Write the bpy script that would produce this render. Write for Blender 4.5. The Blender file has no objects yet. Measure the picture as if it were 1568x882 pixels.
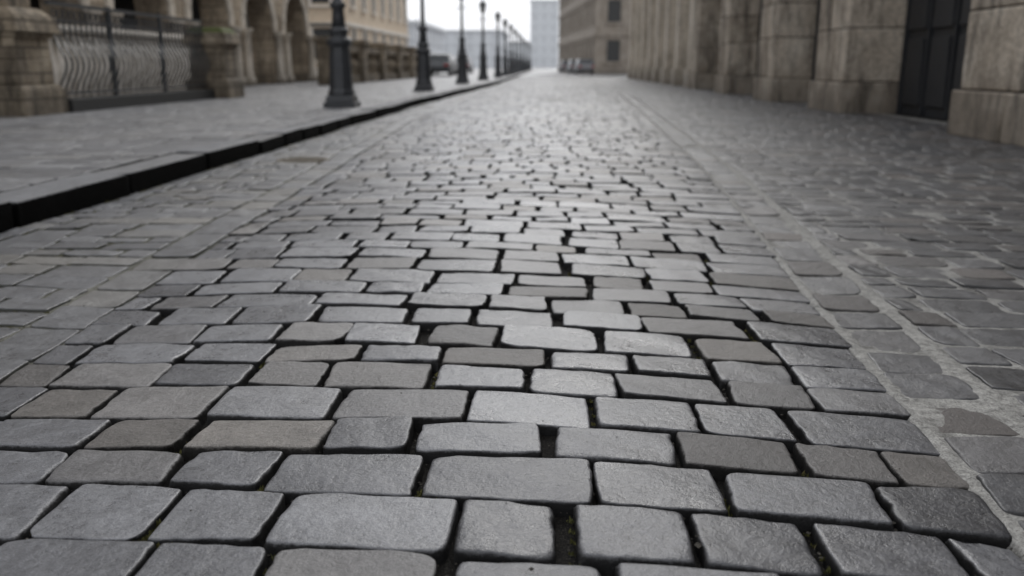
import bpy, math, random
import numpy as np
random.seed(7); rng=np.random.default_rng(5)
S=bpy.context.scene
# ------------------------------------------------------------ helpers
def new_mesh(name, V, F, mats, parent=None, smooth=False, attr=None, fm=None):
    me=bpy.data.meshes.new(name)
    if isinstance(F,np.ndarray):
        nv=len(V); nf=len(F)
        me.vertices.add(nv); me.vertices.foreach_set('co',np.asarray(V,dtype=np.float32).ravel())
        me.loops.add(nf*4); me.loops.foreach_set('vertex_index',F.astype(np.int32).ravel())
        me.polygons.add(nf); me.polygons.foreach_set('loop_start',np.arange(nf,dtype=np.int32)*4)
        me.polygons.foreach_set('loop_total',np.full(nf,4,dtype=np.int32))
        me.update(calc_edges=True)
    else:
        me.from_pydata(V,[],F); me.update()
    if attr is not None:
        a=me.attributes.new('tone','FLOAT_COLOR','POINT')
        a.data.foreach_set('color',attr.astype(np.float32).ravel())
    for m in (mats if isinstance(mats,list) else [mats]): me.materials.append(m)
    if fm is not None: me.polygons.foreach_set('material_index',fm)
    if smooth: me.polygons.foreach_set('use_smooth',[True]*len(me.polygons))
    ob=bpy.data.objects.new(name,me); S.collection.objects.link(ob)
    if parent: ob.parent=parent
    return ob
def empty(name,loc=(0,0,0),rz=0):
    e=bpy.data.objects.new(name,None); e.location=loc; e.rotation_euler=(0,0,rz); e.empty_display_size=.3
    S.collection.objects.link(e); return e
class B:
    def __init__(s): s.v=[]; s.f=[]
    def box(s,x0,x1,y0,y1,z0,z1,tx=0,ty=0):
        n=len(s.v)
        s.v+=[(x0,y0,z0),(x1,y0,z0),(x1,y1,z0),(x0,y1,z0),(x0+tx,y0+ty,z1),(x1-tx,y0+ty,z1),(x1-tx,y1-ty,z1),(x0+tx,y1-ty,z1)]
        s.f+=[(n,n+3,n+2,n+1),(n+4,n+5,n+6,n+7),(n,n+1,n+5,n+4),(n+1,n+2,n+6,n+5),(n+2,n+3,n+7,n+6),(n+3,n,n+4,n+7)]
    def lathe(s,cx,cy,prof,n=16,rot=0):
        b=len(s.v)
        for r,z in prof:
            for i in range(n):
                a=rot+2*math.pi*i/n; s.v.append((cx+r*math.cos(a),cy+r*math.sin(a),z))
        for k in range(len(prof)-1):
            for i in range(n):
                j=(i+1)%n; s.f.append((b+k*n+i,b+k*n+j,b+(k+1)*n+j,b+(k+1)*n+i))
        s.f.append(tuple(b+i for i in reversed(range(n))))
        e=b+(len(prof)-1)*n; s.f.append(tuple(e+i for i in range(n)))
    def tube(s,pts,w):
        b=len(s.v)
        for (x,y,z) in pts:
            s.v+=[(x-w,y-w,z),(x+w,y-w,z),(x+w,y+w,z),(x-w,y+w,z)]
        for k in range(len(pts)-1):
            for i in range(4):
                j=(i+1)%4; s.f.append((b+4*k+i,b+4*k+j,b+4*k+4+j,b+4*k+4+i))
        s.f.append((b+3,b+2,b+1,b)); e=b+4*(len(pts)-1); s.f.append((e,e+1,e+2,e+3))
    def obj(s,name,mat,parent=None,bevel=0,smooth=False,seg=2):
        o=new_mesh(name,s.v,s.f,mat,parent,smooth)
        if bevel:
            m=o.modifiers.new('bevel','BEVEL'); m.width=bevel; m.segments=seg; m.limit_method='ANGLE'; m.angle_limit=math.radians(35)
        return o
# ------------------------------------------------------------ materials
def mat(name):
    m=bpy.data.materials.new(name); m.use_nodes=True
    nt=m.node_tree; bs=nt.nodes['Principled BSDF']; return m,nt,bs
def N(nt,t,**k):
    n=nt.nodes.new(t)
    for a,b in k.items(): setattr(n,a,b)
    return n
def noise(nt,vec,scale,det=4,rough=.6):
    n=N(nt,'ShaderNodeTexNoise'); n.inputs['Scale'].default_value=scale; n.inputs['Detail'].default_value=det
    n.inputs['Roughness'].default_value=rough; nt.links.new(vec,n.inputs['Vector']); return n.outputs['Fac']
def ramp(nt,fac,stops):
    r=N(nt,'ShaderNodeValToRGB'); e=r.color_ramp.elements
    while len(e)<len(stops): e.new(.5)
    for i,(p,c) in enumerate(stops):
        e[i].position=p; e[i].color=(c if len(c)==4 else (*c,1)) if isinstance(c,tuple) else (c,c,c,1)
    nt.links.new(fac,r.inputs['Fac']); return r.outputs['Color']
def mix(nt,fac,a,b,mode='MIX'):
    m=N(nt,'ShaderNodeMix',data_type='RGBA',blend_type=mode)
    if isinstance(fac,(int,float)): m.inputs[0].default_value=fac
    else: nt.links.new(fac,m.inputs[0])
    for i,c in ((6,a),(7,b)):
        if isinstance(c,tuple): m.inputs[i].default_value=(*c,1)
        else: nt.links.new(c,m.inputs[i])
    return m.outputs[2]
def math_(nt,op,a,b=0.,c=None,clamp=False):
    m=N(nt,'ShaderNodeMath',operation=op); m.use_clamp=clamp
    for i,x in enumerate((a,b,c)):
        if x is None: continue
        if isinstance(x,(int,float)): m.inputs[i].default_value=x
        else: nt.links.new(x,m.inputs[i])
    return m.outputs[0]
def bump(nt,bs,pairs):
    prev=None
    for h,st,d in pairs:
        b=N(nt,'ShaderNodeBump'); b.inputs['Distance'].default_value=d
        if isinstance(st,(int,float)): b.inputs['Strength'].default_value=st
        else: nt.links.new(st,b.inputs['Strength'])
        nt.links.new(h,b.inputs['Height'])
        if prev: nt.links.new(prev,b.inputs['Normal'])
        prev=b.outputs['Normal']
    nt.links.new(prev,bs.inputs['Normal'])

def sett_mat(name,lo,mid,hi,warm,edgecol,edge_amt=.8,r0=.34,bumpk=1.0,ior=1.6):
    m,nt,bs=mat(name)
    g=N(nt,'ShaderNodeNewGeometry').outputs['Position']
    at=N(nt,'ShaderNodeAttribute',attribute_name='tone'); sp=N(nt,'ShaderNodeSeparateColor'); nt.links.new(at.outputs['Color'],sp.inputs[0])
    tone,hue,edge=sp.outputs[0],sp.outputs[1],sp.outputs[2]
    base=ramp(nt,tone,[(0,lo),(.5,mid),(1,hi)])
    base=mix(nt,ramp(nt,hue,[(.6,0.),(.95,1.)]),base,mix(nt,1.0,base,warm,'MULTIPLY'))
    cmb=N(nt,'ShaderNodeCombineXYZ'); nt.links.new(tone,cmb.inputs[0]); nt.links.new(hue,cmb.inputs[1])
    off=N(nt,'ShaderNodeVectorMath',operation='MULTIPLY_ADD'); nt.links.new(cmb.outputs[0],off.inputs[0])
    off.inputs[1].default_value=(37,23,0); nt.links.new(g,off.inputs[2]); v=off.outputs[0]
    n1=noise(nt,v,11,6,.7); n2=noise(nt,v,70,5,.75); n3=noise(nt,v,480,2,.6)
    base=mix(nt,1.0,base,ramp(nt,n1,[(.25,.62),(.5,1.),(.78,1.36)]),'MULTIPLY')
    base=mix(nt,1.0,base,ramp(nt,n2,[(.3,.70),(.5,1.),(.7,1.28)]),'MULTIPLY')
    base=mix(nt,1.0,base,ramp(nt,n3,[(.3,.60),(.5,1.),(.72,1.65)]),'MULTIPLY')
    w=N(nt,'ShaderNodeTexVoronoi',feature='DISTANCE_TO_EDGE'); w.inputs['Scale'].default_value=5; nt.links.new(v,w.inputs['Vector'])
    vein=ramp(nt,w.outputs['Distance'],[(0.,1.),(.010,0.)])
    veinm=math_(nt,'MULTIPLY',vein,ramp(nt,n1,[(.56,0.),(.64,.5)]))
    base=mix(nt,veinm,base,(.05,.05,.05))
    vp=N(nt,'ShaderNodeTexVoronoi',feature='F1'); vp.inputs['Scale'].default_value=38; nt.links.new(v,vp.inputs['Vector'])
    pit=math_(nt,'MULTIPLY',ramp(nt,vp.outputs['Distance'],[(.05,1.),(.16,0.)]),ramp(nt,n1,[(.52,0.),(.6,1.)]))
    base=mix(nt,math_(nt,'MULTIPLY',pit,.6),base,(.03,.03,.03))
    ed=math_(nt,'MULTIPLY',ramp(nt,math_(nt,'ADD',edge,math_(nt,'MULTIPLY',math_(nt,'SUBTRACT',n2,.5),1.1)),[(.35,0.),(.85,1.)]),edge_amt)
    base=mix(nt,ed,base,edgecol)
    nt.links.new(base,bs.inputs['Base Color'])
    bs.inputs['IOR'].default_value=ior
    nt.links.new(math_(nt,'MULTIPLY',math_(nt,'SUBTRACT',1.,math_(nt,'MULTIPLY',ed,.85)),.5),bs.inputs['Specular IOR Level'])
    ro=math_(nt,'ADD',math_(nt,'MULTIPLY',n1,.42),math_(nt,'MULTIPLY',n2,.28))
    ro=math_(nt,'ADD',ro,r0-.34); ro=math_(nt,'ADD',ro,math_(nt,'MULTIPLY',hue,.08)); 
    nt.links.new(math_(nt,'ADD',ro,math_(nt,'MULTIPLY',ed,.4),clamp=True),bs.inputs['Roughness'])
    rough_stone=ramp(nt,hue,[(.0,.22*bumpk),(.7,.45*bumpk),(.95,1.*bumpk)])
    ph=math_(nt,'SUBTRACT',1.,pit)
    bump(nt,bs,[(n1,.45*bumpk,.016),(n2,rough_stone,.006),(n3,.35*bumpk,.0012),(ph,.5*bumpk,.0025)])
    return m
M_sett=sett_mat('basalt_sett',(.042,.043,.048),(.104,.105,.113),(.200,.202,.213),(1.10,1.0,.86),(.011,.0105,.010),.92,.29)
M_left=sett_mat('gutter_sett',(.10,.101,.107),(.142,.143,.150),(.20,.201,.207),(1.06,1.0,.88),(.045,.045,.035),.8,.32)
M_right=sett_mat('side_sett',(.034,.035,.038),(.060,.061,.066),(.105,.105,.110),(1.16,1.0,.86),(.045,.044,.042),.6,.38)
M_flag=sett_mat('pavement_flag',(.13,.131,.138),(.175,.176,.185),(.235,.236,.244),(1.03,1.,.95),(.05,.05,.048),.7,.35)
M_kerb=sett_mat('kerb_stone',(.15,.151,.157),(.18,.181,.188),(.21,.211,.218),(1.03,1.,.95),(.004,.004,.004),1.0,.55,ior=1.35)

def ground_mat(name,c1,c2,c3,sc=30,rough=.9,bd=.006):
    m,nt,bs=mat(name); g=N(nt,'ShaderNodeNewGeometry').outputs['Position']
    a=noise(nt,g,sc,6,.7); b=noise(nt,g,sc*9,3,.6)
    c=ramp(nt,a,[(.3,c1),(.5,c2),(.7,c3)]); c=mix(nt,1.,c,ramp(nt,b,[(.3,.55),(.7,1.4)]),'MULTIPLY')
    nt.links.new(c,bs.inputs['Base Color']); bs.inputs['Roughness'].default_value=rough
    bump(nt,bs,[(a,.8,bd*2),(b,.9,bd)]); return m
def bed_mat():
    m,nt,bs=mat('joint_filling'); g=N(nt,'ShaderNodeNewGeometry').outputs['Position']
    at=N(nt,'ShaderNodeAttribute',attribute_name='tone'); sp=N(nt,'ShaderNodeSeparateColor'); nt.links.new(at.outputs['Color'],sp.inputs[0])
    a=noise(nt,g,5,5,.65); b=noise(nt,g,240,3,.7); c=noise(nt,g,45,4,.6)
    dark=ramp(nt,b,[(.35,(.007,.0065,.006)),(.55,(.018,.0165,.015)),(.75,(.06,.055,.045))])
    mossy=ramp(nt,a,[(.35,(.05,.048,.034)),(.55,(.068,.066,.028)),(.7,(.10,.096,.08))])
    mort=ramp(nt,c,[(.3,(.27,.265,.25)),(.55,(.46,.45,.425)),(.8,(.60,.59,.56))])
    col=mix(nt,sp.outputs[1],dark,mossy)
    patch=ramp(nt,a,[(.36,.3),(.52,1.)])
    mf=math_(nt,'MULTIPLY',sp.outputs[0],math_(nt,'MAXIMUM',patch,sp.outputs[2]))
    col=mix(nt,mf,col,mort); col=mix(nt,1.,col,ramp(nt,b,[(.3,.5),(.7,1.4)]),'MULTIPLY')
    nt.links.new(col,bs.inputs['Base Color']); bs.inputs['Roughness'].default_value=.95; bs.inputs['Specular IOR Level'].default_value=.2
    bump(nt,bs,[(c,1.,.010),(b,1.,.004)]); return m
M_bed=bed_mat()
M_gravel=ground_mat('grit',(.03,.028,.025),(.08,.073,.062),(.22,.20,.165),40)
M_ground=ground_mat('soil_ground',(.07,.068,.062),(.10,.098,.09),(.13,.125,.12),.5)
M_far=ground_mat('distant_paving',(.15,.15,.155),(.19,.19,.196),(.23,.23,.235),2.5,.40,.002)
def moss_mat():
    m,nt,bs=mat('moss'); g=N(nt,'ShaderNodeNewGeometry').outputs['Position']
    nt.links.new(ramp(nt,noise(nt,g,30),[(.3,(.05,.055,.012)),(.55,(.11,.105,.03)),(.75,(.2,.16,.07))]),bs.inputs['Base Color']); bs.inputs['Roughness'].default_value=.9; return m
M_moss=moss_mat()
def wall_mat(name,c1,c2,c3,stain=(.08,.068,.055),stain_amt=.8,sc=1.2,grime_h=1.0,blocks=None,rough=.88):
    m,nt,bs=mat(name); g=N(nt,'ShaderNodeNewGeometry').outputs['Position']
    a=noise(nt,g,sc,6,.7); b=noise(nt,g,sc*14,5,.7)
    mp=N(nt,'ShaderNodeMapping'); mp.inputs['Scale'].default_value=(2.2,2.2,.45); nt.links.new(g,mp.inputs['Vector'])
    st=noise(nt,mp.outputs[0],1.7,6,.75)
    c=ramp(nt,a,[(.28,c1),(.5,c2),(.72,c3)]); 
    if blocks:
        bw,bh=blocks; sx=N(nt,'ShaderNodeSeparateXYZ'); nt.links.new(g,sx.inputs[0])
        cb=N(nt,'ShaderNodeCombineXYZ'); nt.links.new(math_(nt,'ADD',sx.outputs[0],sx.outputs[1]),cb.inputs[0]); nt.links.new(sx.outputs[2],cb.inputs[1])
        br=N(nt,'ShaderNodeTexBrick'); br.inputs['Scale'].default_value=1; br.inputs['Brick Width'].default_value=bw; br.inputs['Row Height'].default_value=bh
        br.inputs['Mortar Size'].default_value=.016; br.inputs['Color1'].default_value=(.66,.64,.62,1); br.inputs['Color2'].default_value=(1.22,1.19,1.13,1); br.inputs['Mortar'].default_value=(.4,.38,.36,1)
        nt.links.new(cb.outputs[0],br.inputs['Vector']); c=mix(nt,1.,c,br.outputs['Color'],'MULTIPLY')
    c=mix(nt,1.,c,ramp(nt,b,[(.3,.62),(.7,1.28)]),'MULTIPLY')
    c=mix(nt,math_(nt,'MULTIPLY',ramp(nt,st,[(.46,0.),(.62,1.)]),stain_amt),c,stain)
    sz=N(nt,'ShaderNodeSeparateXYZ'); nt.links.new(g,sz.inputs[0])
    gr=math_(nt,'SUBTRACT',1.,math_(nt,'DIVIDE',sz.outputs[2],grime_h),clamp=True)
    c=mix(nt,math_(nt,'MULTIPLY',gr,math_(nt,'MULTIPLY',b,1.1)),c,stain)
    nt.links.new(c,bs.inputs['Base Color']); bs.inputs['Roughness'].default_value=rough
    bump(nt,bs,[(a,.8,.06),(b,.9,.018)]); return m
M_beige=wall_mat('beige_sandstone',(.32,.27,.21),(.56,.485,.395),(.76,.69,.585),stain_amt=.75)
M_wall=wall_mat('beige_sandstone_wall',(.28,.235,.185),(.44,.385,.315),(.58,.52,.44),blocks=(1.4,.8))
M_brown=wall_mat('brown_sandstone',(.34,.28,.21),(.52,.435,.335),(.66,.57,.455),blocks=(.9,.45),stain_amt=.5)
M_beige2=wall_mat('pale_sandstone',(.46,.405,.33),(.64,.575,.485),(.76,.70,.605),stain_amt=.45)
M_pillar=wall_mat('weathered_pillar_stone',(.17,.14,.105),(.33,.28,.215),(.52,.455,.365),stain=(.045,.038,.028),sc=2.,blocks=(.8,.36))
M_far_br=wall_mat('old_brown_stone',(.29,.25,.205),(.37,.325,.275),(.45,.405,.35),stain_amt=.4)
M_cream=wall_mat('cream_render',(.64,.52,.39),(.72,.595,.45),(.78,.66,.51),stain=(.45,.35,.25),stain_amt=.25)
M_haze=wall_mat('haze_tinted_concrete',(.76,.78,.80),(.79,.81,.825),(.82,.835,.85),stain=(.72,.745,.765),stain_amt=.3,grime_h=.1)  # distance haze put into the wall colour, no volume
M_haze2=wall_mat('haze_tinted_render',(.66,.68,.70),(.70,.715,.73),(.74,.75,.76),stain=(.6,.62,.64),stain_amt=.3,grime_h=.1)  # second haze tone painted on far walls and windows
def simple(name,c,r=.5,metal=0.,var=.2,sc=8):
    m,nt,bs=mat(name); g=N(nt,'ShaderNodeNewGeometry').outputs['Position']; n=noise(nt,g,sc,5)
    nt.links.new(ramp(nt,n,[(.3,tuple(x*(1-var) for x in c)),(.7,tuple(x*(1+var) for x in c))]),bs.inputs['Base Color'])
    nt.links.new(math_(nt,'ADD',math_(nt,'MULTIPLY',n,.25),r-.12),bs.inputs['Roughness']); bs.inputs['Metallic'].default_value=metal
    bump(nt,bs,[(n,.2,.01)]); return m
M_iron=simple('painted_cast_iron',(.045,.048,.053),.42)
M_rail=simple('dark_painted_railing_iron',(.065,.07,.076),.35)
M_mast=simple('galvanised_steel',(.25,.26,.27),.5)
M_gate_recess=simple('gate_and_recess_dark',(.024,.026,.03),.5)  # gate colour, also used as painted shade in the pier recesses
M_glass=simple('window_glass',(.05,.055,.06),.12)
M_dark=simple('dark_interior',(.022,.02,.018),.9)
M_lglass=simple('lantern_glass',(.45,.46,.46),.15)
M_curt=simple('pale_stone',(.72,.67,.6),.8)
M_tyre=simple('tyre_rubber',(.02,.02,.02),.8)
# ------------------------------------------------------------ terrain functions
def XL(y): return -1.36-.054*np.clip(y,-3,14)
def XR(y): return np.where(y<8,.74+.072*y,1.316+.046*(np.minimum(y,26)-8))
def XK(y): return -2.79+.022*np.sin(y*.9)+.012*np.sin(y*2.3+1)+.025*np.clip(y-20,0,20)
def crown(x,y):
    xc=(XL(y)+XR(y))/2; hw=(XR(y)-XL(y))/2+.05
    q=np.clip(1-((x-xc)/hw)**2,0,1)
    u=.0045*np.sin(x*1.9+y*.8)+.0045*np.sin(y*1.3-x*.7+1)+.0018*np.sin(x*5.1+2.+y*3.3)
    return .036*q+u*np.clip(1-(y-5)/12,.1,1)+ .02*np.clip((x-2.5)/2.5,0,1)
# ------------------------------------------------------------ sett generator
TN=np.array([0,.2,.45,.7,.86,.925,.955,.985,1.]); TM=np.array([0,.5,.88,.96,1.]); TF=np.array([0,.92,1.])
def ticks(T): 
    t=np.concatenate([-T[:0:-1],T]); return np.concatenate([[-1],t,[1]])
def gen(stones,T,zr=.010,r=.010,skirt=.06,zbase=None,cor=.06,rough=1.0):
    Q=np.array([s[0] for s in stones]); n=len(Q)
    tone=np.array([s[1] for s in stones]); zo=np.array([s[2] for s in stones])
    t=ticks(T); k=len(t); u,v=np.meshgrid(t,t,indexing='ij'); u=u.ravel(); v=v.ravel()
    sk=np.zeros((k,k),bool); sk[0,:]=sk[-1,:]=sk[:,0]=sk[:,-1]=True; sk=sk.ravel()
    U=np.broadcast_to(u,(n,k*k)); V=np.broadcast_to(v,(n,k*k))
    R=lambda a,b:rng.uniform(a,b,(n,1))
    w=np.linalg.norm(Q[:,2:4]-Q[:,0:2],axis=1)[:,None]/2; h=np.linalg.norm(Q[:,6:8]-Q[:,0:2],axis=1)[:,None]/2
    def wob(p):
        return rough*(R(.0,.03)*np.sin(R(1.5,3.5)*p+R(0,6.3))+R(.0,.02)*np.sin(R(6,10)*p+R(0,6.3))+R(0,.016)*np.sin(R(14,22)*p+R(0,6.3)))
    wr=(np.where(U>0,wob(V),wob(V)))*np.abs(U)**2*np.sign(U)*.13/np.maximum(w,.05)
    wt=(np.where(V>0,wob(U),wob(U)))*np.abs(V)**2*np.sign(V)*.12/np.maximum(h,.05)
    cq=lambda:np.maximum(R(.1,1.2),R(-6,3.2))
    cA=np.where(U>0,np.where(V>0,cq(),cq()),np.where(V>0,cq(),cq()))*cor
    a=U*(1-cA*.8*np.abs(V)**9)-np.abs(wr)*np.sign(U)*.4+wr*.6
    b=V*(1-cA*1.1*np.abs(U)**9)-np.abs(wt)*np.sign(V)*.4+wt*.6
    s=(a+1)/2; q=(b+1)/2
    X=(1-s)*(1-q)*Q[:,0:1]+s*(1-q)*Q[:,2:3]+s*q*Q[:,4:5]+(1-s)*q*Q[:,6:7]
    Y=(1-s)*(1-q)*Q[:,1:2]+s*(1-q)*Q[:,3:4]+s*q*Q[:,5:6]+(1-s)*q*Q[:,7:8]
    rk=R(.45,1.6)*(1+.35*np.sin(U*R(3,7)+V*R(3,7)+R(0,6)))
    ru=np.clip(r*rk/w,.02,.9); rv=np.clip(r*rk/h,.02,.9)
    eu=np.clip((np.abs(U)-1+ru)/ru,0,1); ev=np.clip((np.abs(V)-1+rv)/rv,0,1)
    e=np.clip(np.hypot(eu,ev),0,1)
    Z=-zr*rk**.5*(1-np.sqrt(1-e*e*.999))
    Z=Z-R(-.001,.0030)*(U*U*.6+V*V*.8)*rough+(R(-.0035,.0035)*U+R(-.003,.003)*V)*rough
    Z=Z+(R(0,.0016)*np.sin(U*R(2,5)+R(0,6)+V*R(1,4))+R(0,.001)*np.sin(U*R(6,11)-V*R(5,9)+R(0,6)))*rough
    Z=Z+zo[:,None]
    Z=Z+(crown(X,Y) if zbase is None else zbase)
    Z=np.where(sk[None,:],Z-skirt,Z)
    Vx=np.stack([X,Y,Z],-1).reshape(-1,3)
    at=np.zeros((n,k*k,4)); at[:,:,0]=tone[:,None]; at[:,:,1]=R(0,1); at[:,:,2]=np.maximum(e,sk[None,:]*1.); at[:,:,3]=1
    i,j=np.meshgrid(np.arange(k-1),np.arange(k-1),indexing='ij'); i=i.ravel(); j=j.ravel()
    f=np.stack([i*k+j,(i+1)*k+j,(i+1)*k+j+1,i*k+j+1],-1)
    F=(f[None]+(np.arange(n)*k*k)[:,None,None]).reshape(-1,4)
    return Vx,F,at.reshape(-1,4)
def gen_obj(name,stones,m,parent,**kw):
    lods=[(lambda y:y<6,TN),(lambda y:6<=y<20,TM),(lambda y:y>=20,TF)]
    VV=[];FF=[];AA=[];o=0
    for li,(c,T) in enumerate(lods):
        st=[s for s in stones if c(s[0][1])]
        if not st: continue
        k2=dict(kw); 
        if li==2: k2['rough']=.3; k2['cor']=.02
        elif li==1: k2['rough']=.5; k2['cor']=kw.get('cor',.05)*.6
        v,f,a=gen(st,T,**k2); VV.append(v);FF.append(f+o);AA.append(a);o+=len(v)
    return new_mesh(name,np.concatenate(VV),np.concatenate(FF),m,parent,True,np.concatenate(AA))
def field(fl,fr,y0,y1,d,w,gap,skew,wv=.25,dv=.12,jit=.006,tone=(.5,.22),zj=.003,wave=.02,wide=.08,tx=0.):
    out=[];y=y0
    def mk(y):
        p=rng.uniform(0,6.3,3); a=rng.uniform(.3,1,3)*wave*(1 if y<7 else .6)
        return lambda x:y-skew*x+a[0]*math.sin(x*1.3+p[0])*.6+a[1]*math.sin(x*3.7+p[1])*.35+a[2]*math.sin(x*9+p[2])*.15
    b0=mk(y)
    while y<y1:
        dd=d*(1+rng.uniform(-dv,dv)); y+=dd; b1=mk(y)
        x=float(fl(y)); xe=float(fr(y)); first=True
        while x<xe-.02:
            ww=w*(1+rng.uniform(-wv,wv*1.3))*(rng.uniform(.45,.8) if first else 1)
            first=False
            if xe-(x+ww)<w*.5: ww=xe-x
            if ww>w*1.9: ww/=2
            x2=x+ww; g=gap*rng.uniform(.6,1.5)*(1 if y<8 else .8)
            zz=rng.normal(0,zj)*(1 if y<10 else .4)
            j=lambda:rng.uniform(-jit,jit)
            wl=gap*rng.uniform(.5,1.6) if rng.random()<wide else 0
            sl=rng.uniform(-.02,.02)
            ga=g/2
            q=[x+ga+wl+j(), b0(x)+ga+j(), x2-ga+j(), b0(x2)+ga+j(), x2-ga+sl*.5+j(), b1(x2)-ga+j(), x+ga+wl+sl*.5+j(), b1(x)-ga+j()]
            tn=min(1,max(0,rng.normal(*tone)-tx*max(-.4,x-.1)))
            out.append((q,tn,zz))
            x=x2
        b0=b1
    return out
def column(fx,w,y0,y1,l,gap,tone=(.5,.2),zj=.002,jit=.004,lv=.25):
    out=[];y=y0
    while y<y1:
        ll=l*(1+rng.uniform(-lv,lv)); ya=y+gap/2; yb=y+ll-gap/2; j=lambda:rng.uniform(-jit,jit)
        xa=float(fx(ya)); xb=float(fx(yb))
        q=[xa+gap/2+j(),ya+j(),xa+w-gap/2+j(),ya-.05*w+j(),xb+w-gap/2+j(),yb-.05*w+j(),xb+gap/2+j(),yb+j()]
        out.append((q,min(1,max(0,rng.normal(*tone))),rng.normal(0,zj))); y+=ll
    return out
YE=70
road=empty('cobblestone_road')
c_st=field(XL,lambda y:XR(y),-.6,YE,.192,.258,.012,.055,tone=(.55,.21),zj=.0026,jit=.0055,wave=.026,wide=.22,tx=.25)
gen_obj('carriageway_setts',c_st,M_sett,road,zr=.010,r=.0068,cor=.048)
bl=column(lambda y:XL(y)-.215,.21,-.6,YE,.27,.009,tone=(.55,.15)); 
l_st=field(lambda y:XK(y)+.02,lambda y:XL(y)-.22,-.6,YE,.17,.235,.011,.03,tone=(.5,.2),zj=.0015,jit=.005,wide=.03)
gen_obj('gutter_setts',bl+l_st,M_left,road,zr=.007,r=.007,cor=.05)
br=column(lambda y:XR(y)+.022,.215,-.6,YE,.24,.014,tone=(.65,.2),jit=.007)
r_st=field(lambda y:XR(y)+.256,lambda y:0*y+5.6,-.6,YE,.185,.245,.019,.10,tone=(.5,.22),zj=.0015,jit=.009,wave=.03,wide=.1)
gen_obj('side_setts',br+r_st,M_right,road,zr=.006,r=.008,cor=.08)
ys=np.concatenate([np.arange(-1.2,8,.1),np.arange(8,YE+6,.5)])
def colset(y):
    xl=float(XL(y)); xr=float(XR(y)); xk=float(XK(y))-.12
    C=[(xk,-.014,0,1,0)]
    for f in (.25,.5,.75): C.append((xk+(xl-.24-xk)*f,-.009,.1,1,0))
    C+=[(xl-.23,-.008,.4,.9,.3),(xl-.01,-.012,.3,.6,.1),(xl+.03,-.03,0,.2,0)]
    for f in (.15,.3,.45,.6,.75,.9): C.append((xl+.03+(xr-.04-xl)*f,-.034,0,0,0))
    C+=[(xr-.02,-.03,.0,0,0),(xr+.0,-.003,1,0,.9),(xr+.022,-.001,1,0,.9),(xr+.05,-.005,1,0,.6),(xr+.2,-.005,1,0,.6),(xr+.235,-.001,1,0,.9),(xr+.262,-.001,1,0,.9),(xr+.29,-.005,1,0,.7)]
    for f in np.linspace(.1,1,9): C.append((xr+.33+(5.9-xr-.33)*f,-.0055,.95-.3*f,0,.5-.3*f))
    return C
V=[];A=[]
for y in ys:
    for (x,z,m_,mo,st) in colset(y):
        V.append((x,y,float(crown(np.array(x),np.array(y)))+z)); A.append((m_,mo,st,1))
nc=len(colset(0)); F=np.array([[i*nc+j,i*nc+j+1,(i+1)*nc+j+1,(i+1)*nc+j] for i in range(len(ys)-1) for j in range(nc-1)])
new_mesh('joint_bed',np.array(V),F,M_bed,road,True,np.array(A))
b=B(); b.box(-1500,1500,-400,2500,-.6,-.06); b.obj('ground',M_ground)
b=B(); b.box(-3,60,YE+.3,420,-.05,-.004); b.obj('distant_road',M_far,None)
# ------------------------------------------------------------ kerb and pavement
PZ=.13
pav=empty('pavement')
p_st=field(lambda y:0*y-10.6,lambda y:XK(y)-.32,-.8,46,.30,.44,.009,.0,tone=(.5,.28),zj=.001,jit=.005,wave=.012,wide=.02)
gen_obj('paving_flags',p_st,M_flag,pav,zbase=PZ,zr=.005,r=.007,cor=.03,rough=.5)
b=B(); b.box(-10.9,-2.95,-1.2,46,-.05,PZ-.009); b.obj('pavement_bed',M_bed,pav)
b=B(); b.box(-60,-2.42,46.02,300,-.05,PZ); b.box(-60,-10.92,-1.2,46,-.05,PZ+.0); b.obj('pavement_sheet',M_far,pav)
k_st=column(lambda y:XK(y)-.31,.31,-.8,YE,1.05,.009,tone=(.5,.2),zj=.007,jit=.012,lv=.35)
gen_obj('kerb_stones',k_st,M_kerb,empty('kerb'),zbase=PZ+.004,zr=.016,r=.016,skirt=.2,cor=.04)
# ------------------------------------------------------------ joint grit & moss
def blob(bv,bf,c,r,flat=.7):
    n=len(bv); 
    P=[(1,0,0),(-1,0,0),(0,1,0),(0,-1,0),(0,0,1),(0,0,-1)]
    for p in P: 
        k=r*random.uniform(.6,1.3); bv.append((c[0]+p[0]*k,c[1]+p[1]*k,c[2]+p[2]*k*flat))
    for f in ((0,2,4),(2,1,4),(1,3,4),(3,0,4),(2,0,5),(1,2,5),(3,1,5),(0,3,5)): bf.append(tuple(n+i for i in f))
cr=lambda x,y:float(crown(np.array(x),np.array(y)))
gv=[];gf=[]
for q,t_,z in c_st:
    if q[1]>5: continue
    for e in range(random.randint(4,14)):
        s=random.random()
        if random.random()<.5: x=q[0]-.007+(q[6]-q[0])*s+random.uniform(-.007,.003); y=q[1]+(q[7]-q[1])*s
        else: x=q[0]+(q[2]-q[0])*s; y=q[1]+(q[3]-q[1])*s-.007+random.uniform(-.004,.003)
        r=random.choice([.0015,.002,.003,.0045]); blob(gv,gf,(x,y,cr(x,y)-.025+random.uniform(0,.012)),r)
for i in range(700):
    x=random.choice([random.uniform(-2.6,-1.5),random.uniform(-2.75,-2.3),random.uniform(.7,3),random.uniform(-1.3,.8)]); y=random.uniform(1,7)
    blob(gv,gf,(x,y,cr(x,y)+.001),random.choice([.0007,.001,.0015,.0025]))
for (x,y,r) in ((.264,1.37,.010),(.27,1.40,.006),(-.42,1.5,.006),(-.02,1.28,.005)):
    blob(gv,gf,(x,y,cr(x,y)-.004),r)
new_mesh('joint_grit',gv,gf,M_gravel)
mv=[];mf=[]
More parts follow.
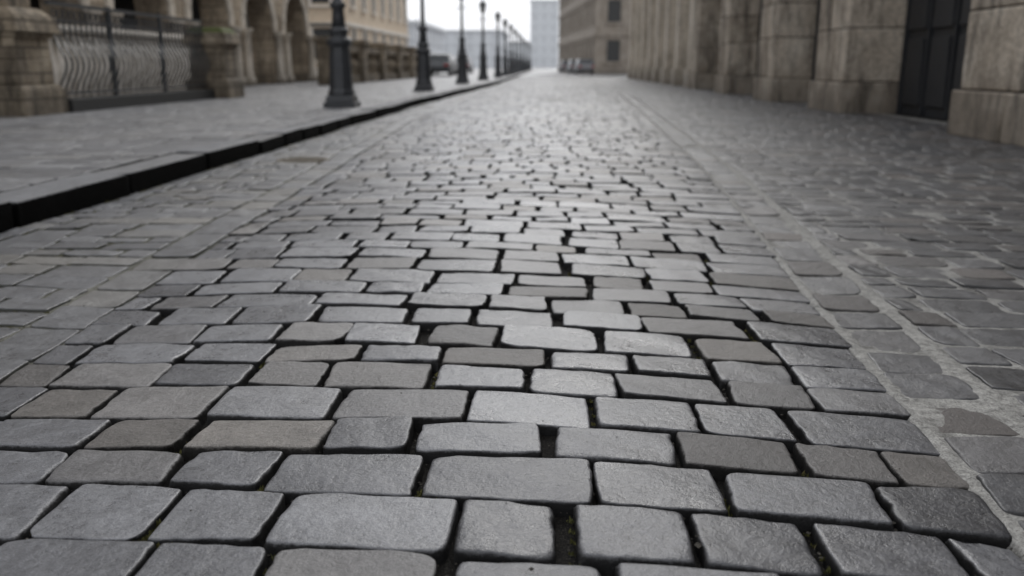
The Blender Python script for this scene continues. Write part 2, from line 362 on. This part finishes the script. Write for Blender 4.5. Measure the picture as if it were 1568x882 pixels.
def tuft(x,y,z,R,n,hgt):
    for _ in range(n):
        a=random.uniform(0,6.3); rr=R*random.random()**.6; cx=x+rr*math.cos(a); cy=y+rr*math.sin(a)*.8
        h=hgt*random.uniform(.4,1)*(1-rr/R*.6); w=h*random.uniform(.25,.5); b_=random.uniform(0,6.3); dx=math.cos(b_)*w; dy=math.sin(b_)*w
        n0=len(mv); lx=random.uniform(-.6,.6)*h; ly=random.uniform(-.6,.6)*h
        mv.extend([(cx-dx,cy-dy,z),(cx+dx,cy+dy,z),(cx+lx,cy+ly,z+h)]); mf.append((n0,n0+1,n0+2))
for q,t_,z in l_st:
    if q[1]>16: continue
    if random.random()<.45:
        for s in np.linspace(0,1,random.randint(3,7)):
            x=q[0]+(q[2]-q[0])*s; y=q[1]+(q[3]-q[1])*s-.005; tuft(x,y,cr(x,y)-.010,.015,15,.014)
for q,t_,z in c_st:
    if q[1]>4.5 or random.random()>.12: continue
    for s in np.linspace(0,random.uniform(.3,1),5):
        x=q[0]-.006+(q[6]-q[0])*s; y=q[1]+(q[7]-q[1])*s; tuft(x,y,cr(x,y)-.022,.009,12,.014)
for i in range(520):
    y=random.uniform(2.5,20); x=float(XK(np.array(y)))+random.random()**2*.16+.01; tuft(x,y,cr(x,y)-.008,random.uniform(.008,.035),random.randint(8,26),random.uniform(.008,.024))
for (cx,cy,R,n) in ((-.70,1.40,.045,420),(-.66,1.47,.03,160),(-.60,1.62,.02,100),(-.35,1.55,.02,60)):
    q=min(c_st,key=lambda s:(s[0][0]-cx)**2+(s[0][1]-cy)**2)[0]
    for s in (-.5,-.25,0,.25,.5,.8):
        tuft(q[0]-.006,q[1]+s*R*2,cr(q[0],q[1])-.02,R*.3,n//6,.018); tuft(q[0]+s*R*2,q[1]-.006,cr(q[0],q[1])-.02,R*.25,n//8,.018)
new_mesh('moss_tufts',mv,mf,M_moss)
b=B(); dx,dy=-2.2,7.9; dz=cr(dx,dy)
b.lathe(dx,dy,[(.24,dz-.02),(.24,dz+.006),(.205,dz+.008),(.2,dz+.004)],28)
for i in range(-3,4): 
    L=math.sqrt(.19**2-(i*.05)**2); b.box(dx-L,dx+L,dy+i*.05-.012,dy+i*.05+.012,dz+.0045,dz+.010)
b.obj('drain_cover',simple('rusty_iron',(.13,.11,.08),.7),None)
# ------------------------------------------------------------ street lamps
def lamp(x,y):
    p=empty('street_lamp',(x,y,PZ))
    b=B(); b.box(-.27,.27,-.27,.27,-.02,.09); b.box(-.24,.24,-.24,.24,.092,.2,.02,.02)
    b.obj('plinth',M_iron,p,.012)
    b=B(); b.lathe(0,0,[(.235,.2),(.235,.26),(.21,.31),(.20,.5),(.185,.85),(.17,1.0),(.21,1.04),(.225,1.09),(.21,1.13),(.16,1.16),(.145,1.2),(.17,1.24),(.17,1.28),(.125,1.33)],8,math.pi/8)
    b.obj('fluted_base',M_iron,p,.006)
    b=B(); b.lathe(0,0,[(.12,1.32),(.105,1.5),(.095,1.62),(.13,1.65),(.135,1.70),(.09,1.74),(.062,1.8),(.055,2.5),(.048,2.95),(.075,2.98),(.075,3.02),(.045,3.05),(.035,3.16)],16)
    b.box(-.26,.26,-.014,.014,2.84,2.87)
    b.obj('post',M_iron,p,0,True)
    b=B(); b.lathe(0,0,[(.09,3.18),(.17,3.52)],6); b.obj('lantern_glass',M_lglass,p)
    b=B(); b.lathe(0,0,[(.05,3.14),(.10,3.155),(.10,3.178)],6); b.lathe(0,0,[(.20,3.522),(.205,3.55),(.12,3.66),(.05,3.71),(.05,3.74),(.022,3.77),(.03,3.81),(.004,3.87)],6)
    for i in range(6):
        a=2*math.pi*i/6; b.tube([(.093*math.cos(a),.093*math.sin(a),3.17),(.175*math.cos(a),.175*math.sin(a),3.53)],.009)
    b.obj('lantern_frame',M_iron,p)
for x,y in ((-3.55,15.4),(-3.5,25.4),(-3.4,35.8),(-3.2,44.5),(-3.0,54),(-2.95,62),(-2.9,70),(-2.9,79),(-2.9,89),(-2.9,100),(-2.9,113),(-2.9,128),(-2.9,146)): lamp(x,y)
p=empty('arm_street_lamp',(4.1,128,0)); b=B(); b.lathe(0,0,[(.16,0),(.12,1),(.09,10.8)],10); b.box(-5.4,.05,-.06,.06,10.75,10.9); b.box(-6.2,-5.2,-.2,.2,10.65,10.85); b.obj('mast_and_arm',M_mast,p)
# ------------------------------------------------------------ left: gate pillars + railing
def pillar(name,cx,cy,w,mossy,s=1.0):
    p=empty(name,(cx,cy,PZ)); h=w/2
    b=B(); b.box(-h,h,-h,h,-.02,.36*s,.01,.01); b.box(-h*.97,h*.97,-h*.97,h*.97,.365*s,.43*s,.07,.07)
    b.box(-h*.80,h*.80,-h*.80,h*.80,.435*s,.78*s); b.box(-h*.79,h*.79,-h*.79,h*.79,.785*s,1.08*s)
    b.box(-h*.88,h*.88,-h*.88,h*.88,1.083*s,1.15*s); b.box(-h*1.0,h*1.0,-h*1.0,h*1.0,1.153*s,1.38*s,.03,.03); b.obj('stone_blocks',M_pillar,p,.018)
    b=B(); b.box(-h*.9,h*.9,-h*.9,h*.9,1.383*s,1.5*s,.12,.12); b.obj('cap',simple('mossy_cap',(.085,.10,.03),.9) if mossy else M_pillar,p,.02)
    if not mossy:
        b=B(); b.box(-h*.55,h*.55,-h*.55,h*.55,1.503*s,2.6); b.obj('upper_shaft',M_pillar,p,.02)
pillar('stone_gate_pillar',-7.86,12.85,1.15,False,1.0)
pillar('stone_gate_pillar',-7.42,19.9,.98,True)
rail=empty('iron_railing')
X0=-7.45
b=B(); b.box(-7.7,-7.25,13.45,19.38,PZ-.02,PZ+.2); b.obj('stone_plinth',simple('dark_wet_stone',(.03,.03,.029),.7),rail,.01)
b=B()
for i in range(35):
    y=13.5+i*.17
    pts=[]
    for k in range(11):
        f=k/10; pts.append((X0+.16*max(0,math.sin(math.pi*min(1,f*1.25)))**1.5,y,PZ+.32+f*1.02))
    b.tube(pts,.014)
    cx,cz=y+.085,PZ+1.46
    pr=[(X0,cx+.065*math.cos(a),cz+.075*math.sin(a)) for a in np.linspace(0,2*math.pi,11)]
    b.tube(pr,.010)
for z,w in ((PZ+.26,.028),(PZ+1.34,.024),(PZ+1.58,.034)): b.box(X0-w,X0+w,13.4,19.42,z,z+w*1.6)
for y in (15.3,17.3): b.box(X0-.035,X0+.035,y-.035,y+.035,PZ+.2,PZ+1.66)
b.obj('bars_and_rails',M_rail,rail)
# ------------------------------------------------------------ arcade building (left)
def arch_wall(b,x,d,bays,spring,top,zb=0,n=14):
    for (y0,ya,yb,y1) in bays:
        if ya>y0: b.box(x-d,x,y0,ya,zb,top)
        if y1>yb: b.box(x-d,x,yb,y1,zb,top)
        r=(yb-ya)/2; c=(ya+yb)/2
        pts=[(c-r*math.cos(math.pi*i/n),spring+r*math.sin(math.pi*i/n)) for i in range(n+1)]
        for i in range(n):
            (p,q),(s,t)=pts[i],pts[i+1]; m=len(b.v)
            b.v+=[(x,p,q),(x,s,t),(x,s,top),(x,p,top),(x-d,p,q),(x-d,s,t),(x-d,s,top),(x-d,p,top)]
            b.f+=[(m,m+1,m+2,m+3),(m+4,m+7,m+6,m+5),(m,m+4,m+5,m+1)]
def arch_ring(b,x,ya,yb,spring,w=.35,pr=.08,n=14):
    r=(yb-ya)/2; c=(ya+yb)/2
    for i in range(n):
        a0=math.pi*(i+.04)/n; a1=math.pi*(i+.96)/n; m=len(b.v)
        for rr in (r+.003,r+w):
            for a in (a0,a1):
                b.v+=[(x+pr,c-rr*math.cos(a),spring+rr*math.sin(a)),(x-.03,c-rr*math.cos(a),spring+rr*math.sin(a))]
        b.f+=[(m,m+2,m+6,m+4),(m,m+1,m+3,m+2),(m+4,m+6,m+7,m+5),(m,m+4,m+5,m+1),(m+2,m+3,m+7,m+6)]
arc=empty('arcade_building')
bays=[]; y=2.0
while y<40: bays.append((y,y+.75,y+4.05,y+4.8)); y+=4.8
b=B(); arch_wall(b,-10.6,.9,bays,2.1,5.2); b.obj('arcade_wall',M_brown,arc)
b=B(); b2=B(); b3=B()
for (y0,ya,yb,y1) in bays:
    arch_ring(b,-10.6,ya,yb,2.1)
    for yy in (ya,yb):
        b2.lathe(-10.45,yy+(-.22 if yy==ya else .22),[(.22,PZ),(.22,.4),(.15,.46),(.14,1.85),(.2,1.95),(.24,2.08)],14)
    for zz in (6.2,9.6):
        for c in (y0+1.4,y0+3.4):
            b3.box(-10.62,-10.585,c-.55,c+.55,zz,zz+1.9)
b.obj('arch_voussoirs',M_beige2,arc); b2.obj('arcade_columns',M_beige2,arc,0,True); b3.obj('windows',M_glass,arc)
b=B(); b.box(-24,-10.6,2,40.4,5.2,11.8); b.box(-10.58,-10.3,2,40.4,5.25,5.5); b.box(-24.2,-10.2,1.8,40.6,11.8,12.3); b.box(-24,-13.4,2,40.4,0,5.19); b.obj('upper_storeys',M_brown,arc)
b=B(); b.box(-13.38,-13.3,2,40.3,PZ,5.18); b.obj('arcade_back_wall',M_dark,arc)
b=B()
for i in range(26):
    y=16.6+i*.3; b.lathe(-9.6,y,[(.06,PZ),(.06,.3),(.10,.55),(.11,.8),(.06,1.15),(.06,1.35),(.09,1.45)],8)
b.box(-9.72,-9.48,16.3,24.5,1.46,1.6); b.obj('balusters_and_rail',M_curt,empty('inner_stone_balustrade'),0,True)
# ------------------------------------------------------------ stone balustrade beyond
bal=empty('stone_balustrade')
b=B()
for i in range(6):
    y=33.5+i*4.6; b.box(-8.5,-7.7,y-.4,y+.4,PZ,1.65); b.box(-8.6,-7.6,y-.5,y+.5,1.653,1.85)
b.box(-8.35,-7.85,33.2,57.2,PZ,.45); b.box(-8.38,-7.82,33.2,57.2,1.33,1.56); b.obj('pedestals_and_rail',M_pillar,bal,.02)
b=B()
for i in range(5):
    for k in range(5):
        y=33.5+i*4.6+.85+k*.72; b.lathe(-8.1,y,[(.18,.45),(.18,.52),(.11,.58),(.27,.82),(.25,.95),(.10,1.2),(.18,1.28),(.18,1.33)],12)
b.obj('balusters',M_pillar,bal,0,True)
# ------------------------------------------------------------ facade buildings
def facade(name,loc,rz,L,D,H,m,m2,floors,nw,side,ww=1.1,wh=1.8,z0=1.2,win=M_glass,frame=None,pil=False,cornice=.5):
    p=empty(name,loc,rz); s=side
    def bx(b,a,c,*r):
        x0,x1=sorted((s*a,s*c)); b.box(x0,x1,*r)
    b=B(); bx(b,0,D,0,L,0,H); b.obj('walls',m,p)
    b=B(); bx(b,-cornice,D+.3,-.3,L+.3,H,H+.45); bx(b,-cornice*.6,D+.2,-.2,L+.2,H-.35,H-.003)
    for f in range(1,floors): bx(b,-.14,D+.1,-.14,L+.14,f*H/floors-.12,f*H/floors+.12)
    bx(b,-.12,D+.1,-.12,L+.12,0,.7)
    b.obj('cornices_and_plinth',m2,p,.02)
    bg=B(); bf=B(); st=L/nw
    if pil:
        for i in range(nw): bx(bf,-.5,-.002,i*st+.02,i*st+.82,.703,H-.36); bx(bf,-.6,-.122,i*st-.05,i*st+.9,.0,.698)
    for f in range(floors):
        zz=f*H/floors+z0
        for i in range(nw):
            c=(i+.5)*st+(.3 if pil else 0); bx(bg,-.02,.1,c-ww/2,c+ww/2,zz,zz+wh)
            bx(bf,-.1,.02,c-ww/2-.16,c-ww/2,zz-.1,zz+wh+.1); bx(bf,-.1,.02,c+ww/2,c+ww/2+.16,zz-.1,zz+wh+.1)
            bx(bf,-.16,.02,c-ww/2-.25,c+ww/2+.25,zz+wh+.103,zz+wh+.34); bx(bf,-.16,.02,c-ww/2-.2,c+ww/2+.2,zz-.24,zz-.103)
            bx(bf,-.05,.0,c-.035,c+.035,zz,zz+wh); bx(bf,-.048,.0,c-ww/2,c+ww/2,zz+wh*.62,zz+wh*.62+.06)
        for i in range(max(1,int(D/3))):
            c=s*((i+.5)*D/max(1,int(D/3))); x0,x1=c-ww/2,c+ww/2; bg.box(x0,x1,-.02,.1,zz,zz+wh)
            bf.box(x0-.16,x0,-.1,.02,zz-.1,zz+wh+.1); bf.box(x1,x1+.16,-.1,.02,zz-.1,zz+wh+.1); bf.box(x0-.2,x1+.2,-.14,.02,zz+wh+.103,zz+wh+.3); bf.box(x0-.2,x1+.2,-.14,.02,zz-.24,zz-.103)
    bg.obj('window_panes',win,p); bf.obj('window_surrounds',frame or m2,p)
    return p
facade('cream_building',(-12.2,55,0),0,24,12,13,M_cream,M_curt,4,7,-1,frame=M_curt)
facade('sandstone_townhouse',(5.7,33.6,0),0,28,12,12.5,M_beige2,M_beige2,3,8,1,ww=1.5,wh=2.6,z0=.9,pil=True)
facade('old_brown_building',(4.6,90,0),math.atan2(3.0,40),42,14,15,M_far_br,M_far_br,4,12,1,ww=1.3,wh=2.0,cornice=.9)
# main building on the right
rb=empty('sandstone_hall')
b=B(); b.box(6.1,20,-14,33.5,0,12.5); b.obj('wall',M_wall,rb)
piers=[(-12.5,-9.5),(-6,-3.6),(.5,3.6),(7.9,11.1),(15.9,17.7),(21.0,22.6),(26.6,28.0),(32.0,33.4)]
bj=B(); bb=B(); bb2=B()
for i,(a,c) in enumerate(piers):
    fx=4.95 if a<12 else 5.12+.02*(i-4)
    bj.box(fx+.03,6.1,a+.03,c-.03,0,7.6)
    z=0; hs_=[.55,.9,.75,.8,.95,.7,.85,.9,.8,.9]
    for k,hh in enumerate(hs_):
        z1=min(z+hh,7.6)
        e2=.07 if k==0 else 0
        s=a+(c-a)*(.38 if k%2 else .62)
        t1,t2=(bb,bb2) if random.random()<.6 else (bb2,bb)
        t1.box(fx+random.uniform(0,.02)-e2,6.098,a-e2+random.uniform(0,.02),s-.008,z+.008,z1-.008); t2.box(fx+random.uniform(0,.02)-e2,6.098,s+.008,c+e2-random.uniform(0,.012),z+.008,z1-.008)
        z=z1
M_beige3=wall_mat('weathered_sandstone',(.22,.185,.14),(.44,.375,.30),(.64,.57,.475),stain_amt=.85,sc=1.7)
bj.obj('pier_joints',M_dark,rb); bb.obj('pier_blocks',M_beige,rb,.02); bb2.obj('weathered_pier_blocks',M_beige3,rb,.02)
b=B(); b.box(4.7,6.09,-14,33.5,7.6,8.1); b.box(5.6,6.09,-14,33.5,11.9,12.8); b.obj('cornices',M_beige,rb,.03)
bd=B(); bf=B(); bl_=B()
gaps=[(piers[i][1],piers[i+1][0]) for i in range(len(piers)-1)]
for a,c in gaps:
    m0=a+.12; m1=c-.12
    if a>11 and a<12: m0,m1=11.9,15.7
    bd.box(6.04,6.095,m0,m1,.02,4.6)  # dark leaves span each pier gap, adding recess shade beyond the real gate
    n=max(3,int(round((m1-m0)/.9))); w=(m1-m0)/n
    for k in range(n):
        for z0,z1 in ((.2,1.25),(1.4,2.45),(2.6,3.4),(3.55,4.4)): bf.box(5.99,6.038,m0+k*w+.12,m0+(k+1)*w-.12,z0,z1,.0,.04)
    for k in range(n+1): bf.box(5.985,6.037,m0+k*w-.03,m0+k*w+.03,.02,4.6)
    bl_.box(5.85,6.09,m0-.1,m1+.1,4.62,5.1)
bd.obj('gate_and_recess_leaves',M_gate_recess,rb); bf.obj('gate_and_recess_panels',M_gate_recess,rb,.008); bl_.obj('lintels',M_beige,rb,.02)
bg=B(); bs_=B()
for i in range(10):
    c=-11+i*4.6
    bg.box(6.05,6.097,c-.7,c+.7,8.9,10.9); bs_.box(5.95,6.095,c-.95,c-.71,8.7,11.1); bs_.box(5.95,6.095,c+.71,c+.95,8.7,11.1); bs_.box(5.85,6.095,c-1.1,c+1.1,11.103,11.4); bs_.box(5.85,6.095,c-1.1,c+1.1,8.4,8.697)
bg.obj('upper_windows',M_glass,rb); bs_.obj('upper_window_surrounds',M_beige,rb)
# ------------------------------------------------------------ far skyline
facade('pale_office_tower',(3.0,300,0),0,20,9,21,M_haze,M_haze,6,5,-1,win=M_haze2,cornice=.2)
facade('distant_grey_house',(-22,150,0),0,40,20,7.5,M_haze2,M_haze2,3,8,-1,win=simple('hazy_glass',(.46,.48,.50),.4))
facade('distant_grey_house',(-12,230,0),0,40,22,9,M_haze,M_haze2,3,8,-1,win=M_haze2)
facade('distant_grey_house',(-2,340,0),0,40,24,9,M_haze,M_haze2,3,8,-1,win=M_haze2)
# ------------------------------------------------------------ parked cars
def car(name,x,y,rz,col,base=0):
    p=empty(name,(x,y,base),rz)
    prof=[(-2.1,.35),(-2.15,.62),(-2.05,.85),(-1.75,.95),(-1.45,1.4),(-.9,1.48),(.2,1.46),(.95,1.0),(1.75,.86),(2.1,.7),(2.15,.4),(2.0,.25),(-1.95,.25)]
    b=B(); n=len(prof)
    for s in (-.86,.86):
        for (yy,zz) in prof: b.v.append((s*(1 if zz<1.0 else .82),yy,zz))
    b.f.append(tuple(range(n))[::-1]); b.f.append(tuple(range(n,2*n)))
    for i in range(n): j=(i+1)%n; b.f.append((i,j,n+j,n+i))
    b.obj('body',simple('car_paint',col,.25,.2,.05),p,.05)
    b=B(); b.box(-.845,.845,-1.25,.55,1.03,1.36,.12,.1); b.obj('side_windows',M_glass,p)
    b=B(); b.v+=[(-.66,-1.72,1.02),(.66,-1.72,1.02),(.6,-1.5,1.37),(-.6,-1.5,1.37)]; b.f.append((0,1,2,3)); b.obj('rear_window',M_glass,p)
    b=B()
    for sx in (-.88,.7):
        for yy in (-1.35,1.35):
            m=len(b.v)
            for k in range(16):
                a=k*math.pi/8; b.v+=[(sx,yy+.32*math.cos(a),.32+.32*math.sin(a)),(sx+.18,yy+.32*math.cos(a),.32+.32*math.sin(a))]
            for k in range(16): q=(k+1)%16; b.f.append((m+2*k,m+2*q,m+2*q+1,m+2*k+1))
            b.f.append(tuple(m+2*k for k in range(16))); b.f.append(tuple(m+2*k+1 for k in reversed(range(16))))
    b.obj('wheels',M_tyre,p)
    b=B(); b.box(-.8,-.5,-2.17,-2.1,.66,.8); b.box(.5,.8,-2.17,-2.1,.66,.8); b.obj('tail_lights',simple('red_lens',(.3,.02,.02),.3),p)
car('parked_car',3.6,92,.07,(.18,.18,.185)); car('parked_car',3.0,100,.07,(.35,.36,.37)); car('parked_car',2.3,110,.07,(.25,.25,.26))
car('parked_car',-7.4,62,0,(.09,.095,.10),PZ); car('parked_car',-8.2,72,0,(.16,.16,.17),PZ); car('parked_car',-8,84,0,(.14,.14,.15),PZ)
# ------------------------------------------------------------ light
w=bpy.data.worlds.new('World'); S.world=w; w.use_nodes=True; nt=w.node_tree; bg_=nt.nodes['Background']
sky=N(nt,'ShaderNodeTexSky',sky_type='NISHITA'); sky.sun_disc=False; sky.sun_elevation=math.radians(34); sky.sun_rotation=math.radians(10); sky.air_density=1; sky.dust_density=4
hs=N(nt,'ShaderNodeHueSaturation'); hs.inputs['Saturation'].default_value=.15; nt.links.new(sky.outputs[0],hs.inputs['Color'])
cm=mix(nt,.82,hs.outputs[0],(8.5,8.72,9.2)); nt.links.new(cm,bg_.inputs['Color']); bg_.inputs['Strength'].default_value=.122
sl=bpy.data.lights.new('sun','SUN'); sl.energy=1.0; sl.angle=math.radians(26); sl.color=(1,.985,.96); so=bpy.data.objects.new('sun',sl); S.collection.objects.link(so)
so.rotation_euler=(math.radians(-56),0,math.radians(-10))
# ------------------------------------------------------------ camera
cd=bpy.data.cameras.new('camera'); cam=bpy.data.objects.new('camera',cd); S.collection.objects.link(cam); S.camera=cam
cam.location=(0,0,.83); cam.rotation_euler=(math.radians(90-14.17),0,math.radians(2.3)); cd.lens=31; cd.sensor_width=36; cd.clip_end=5000; cd.clip_start=.02
cd.dof.use_dof=True; cd.dof.focus_distance=1.95; cd.dof.aperture_fstop=2.5
S.view_settings.view_transform='Standard'; S.view_settings.look='None'; S.view_settings.exposure=0
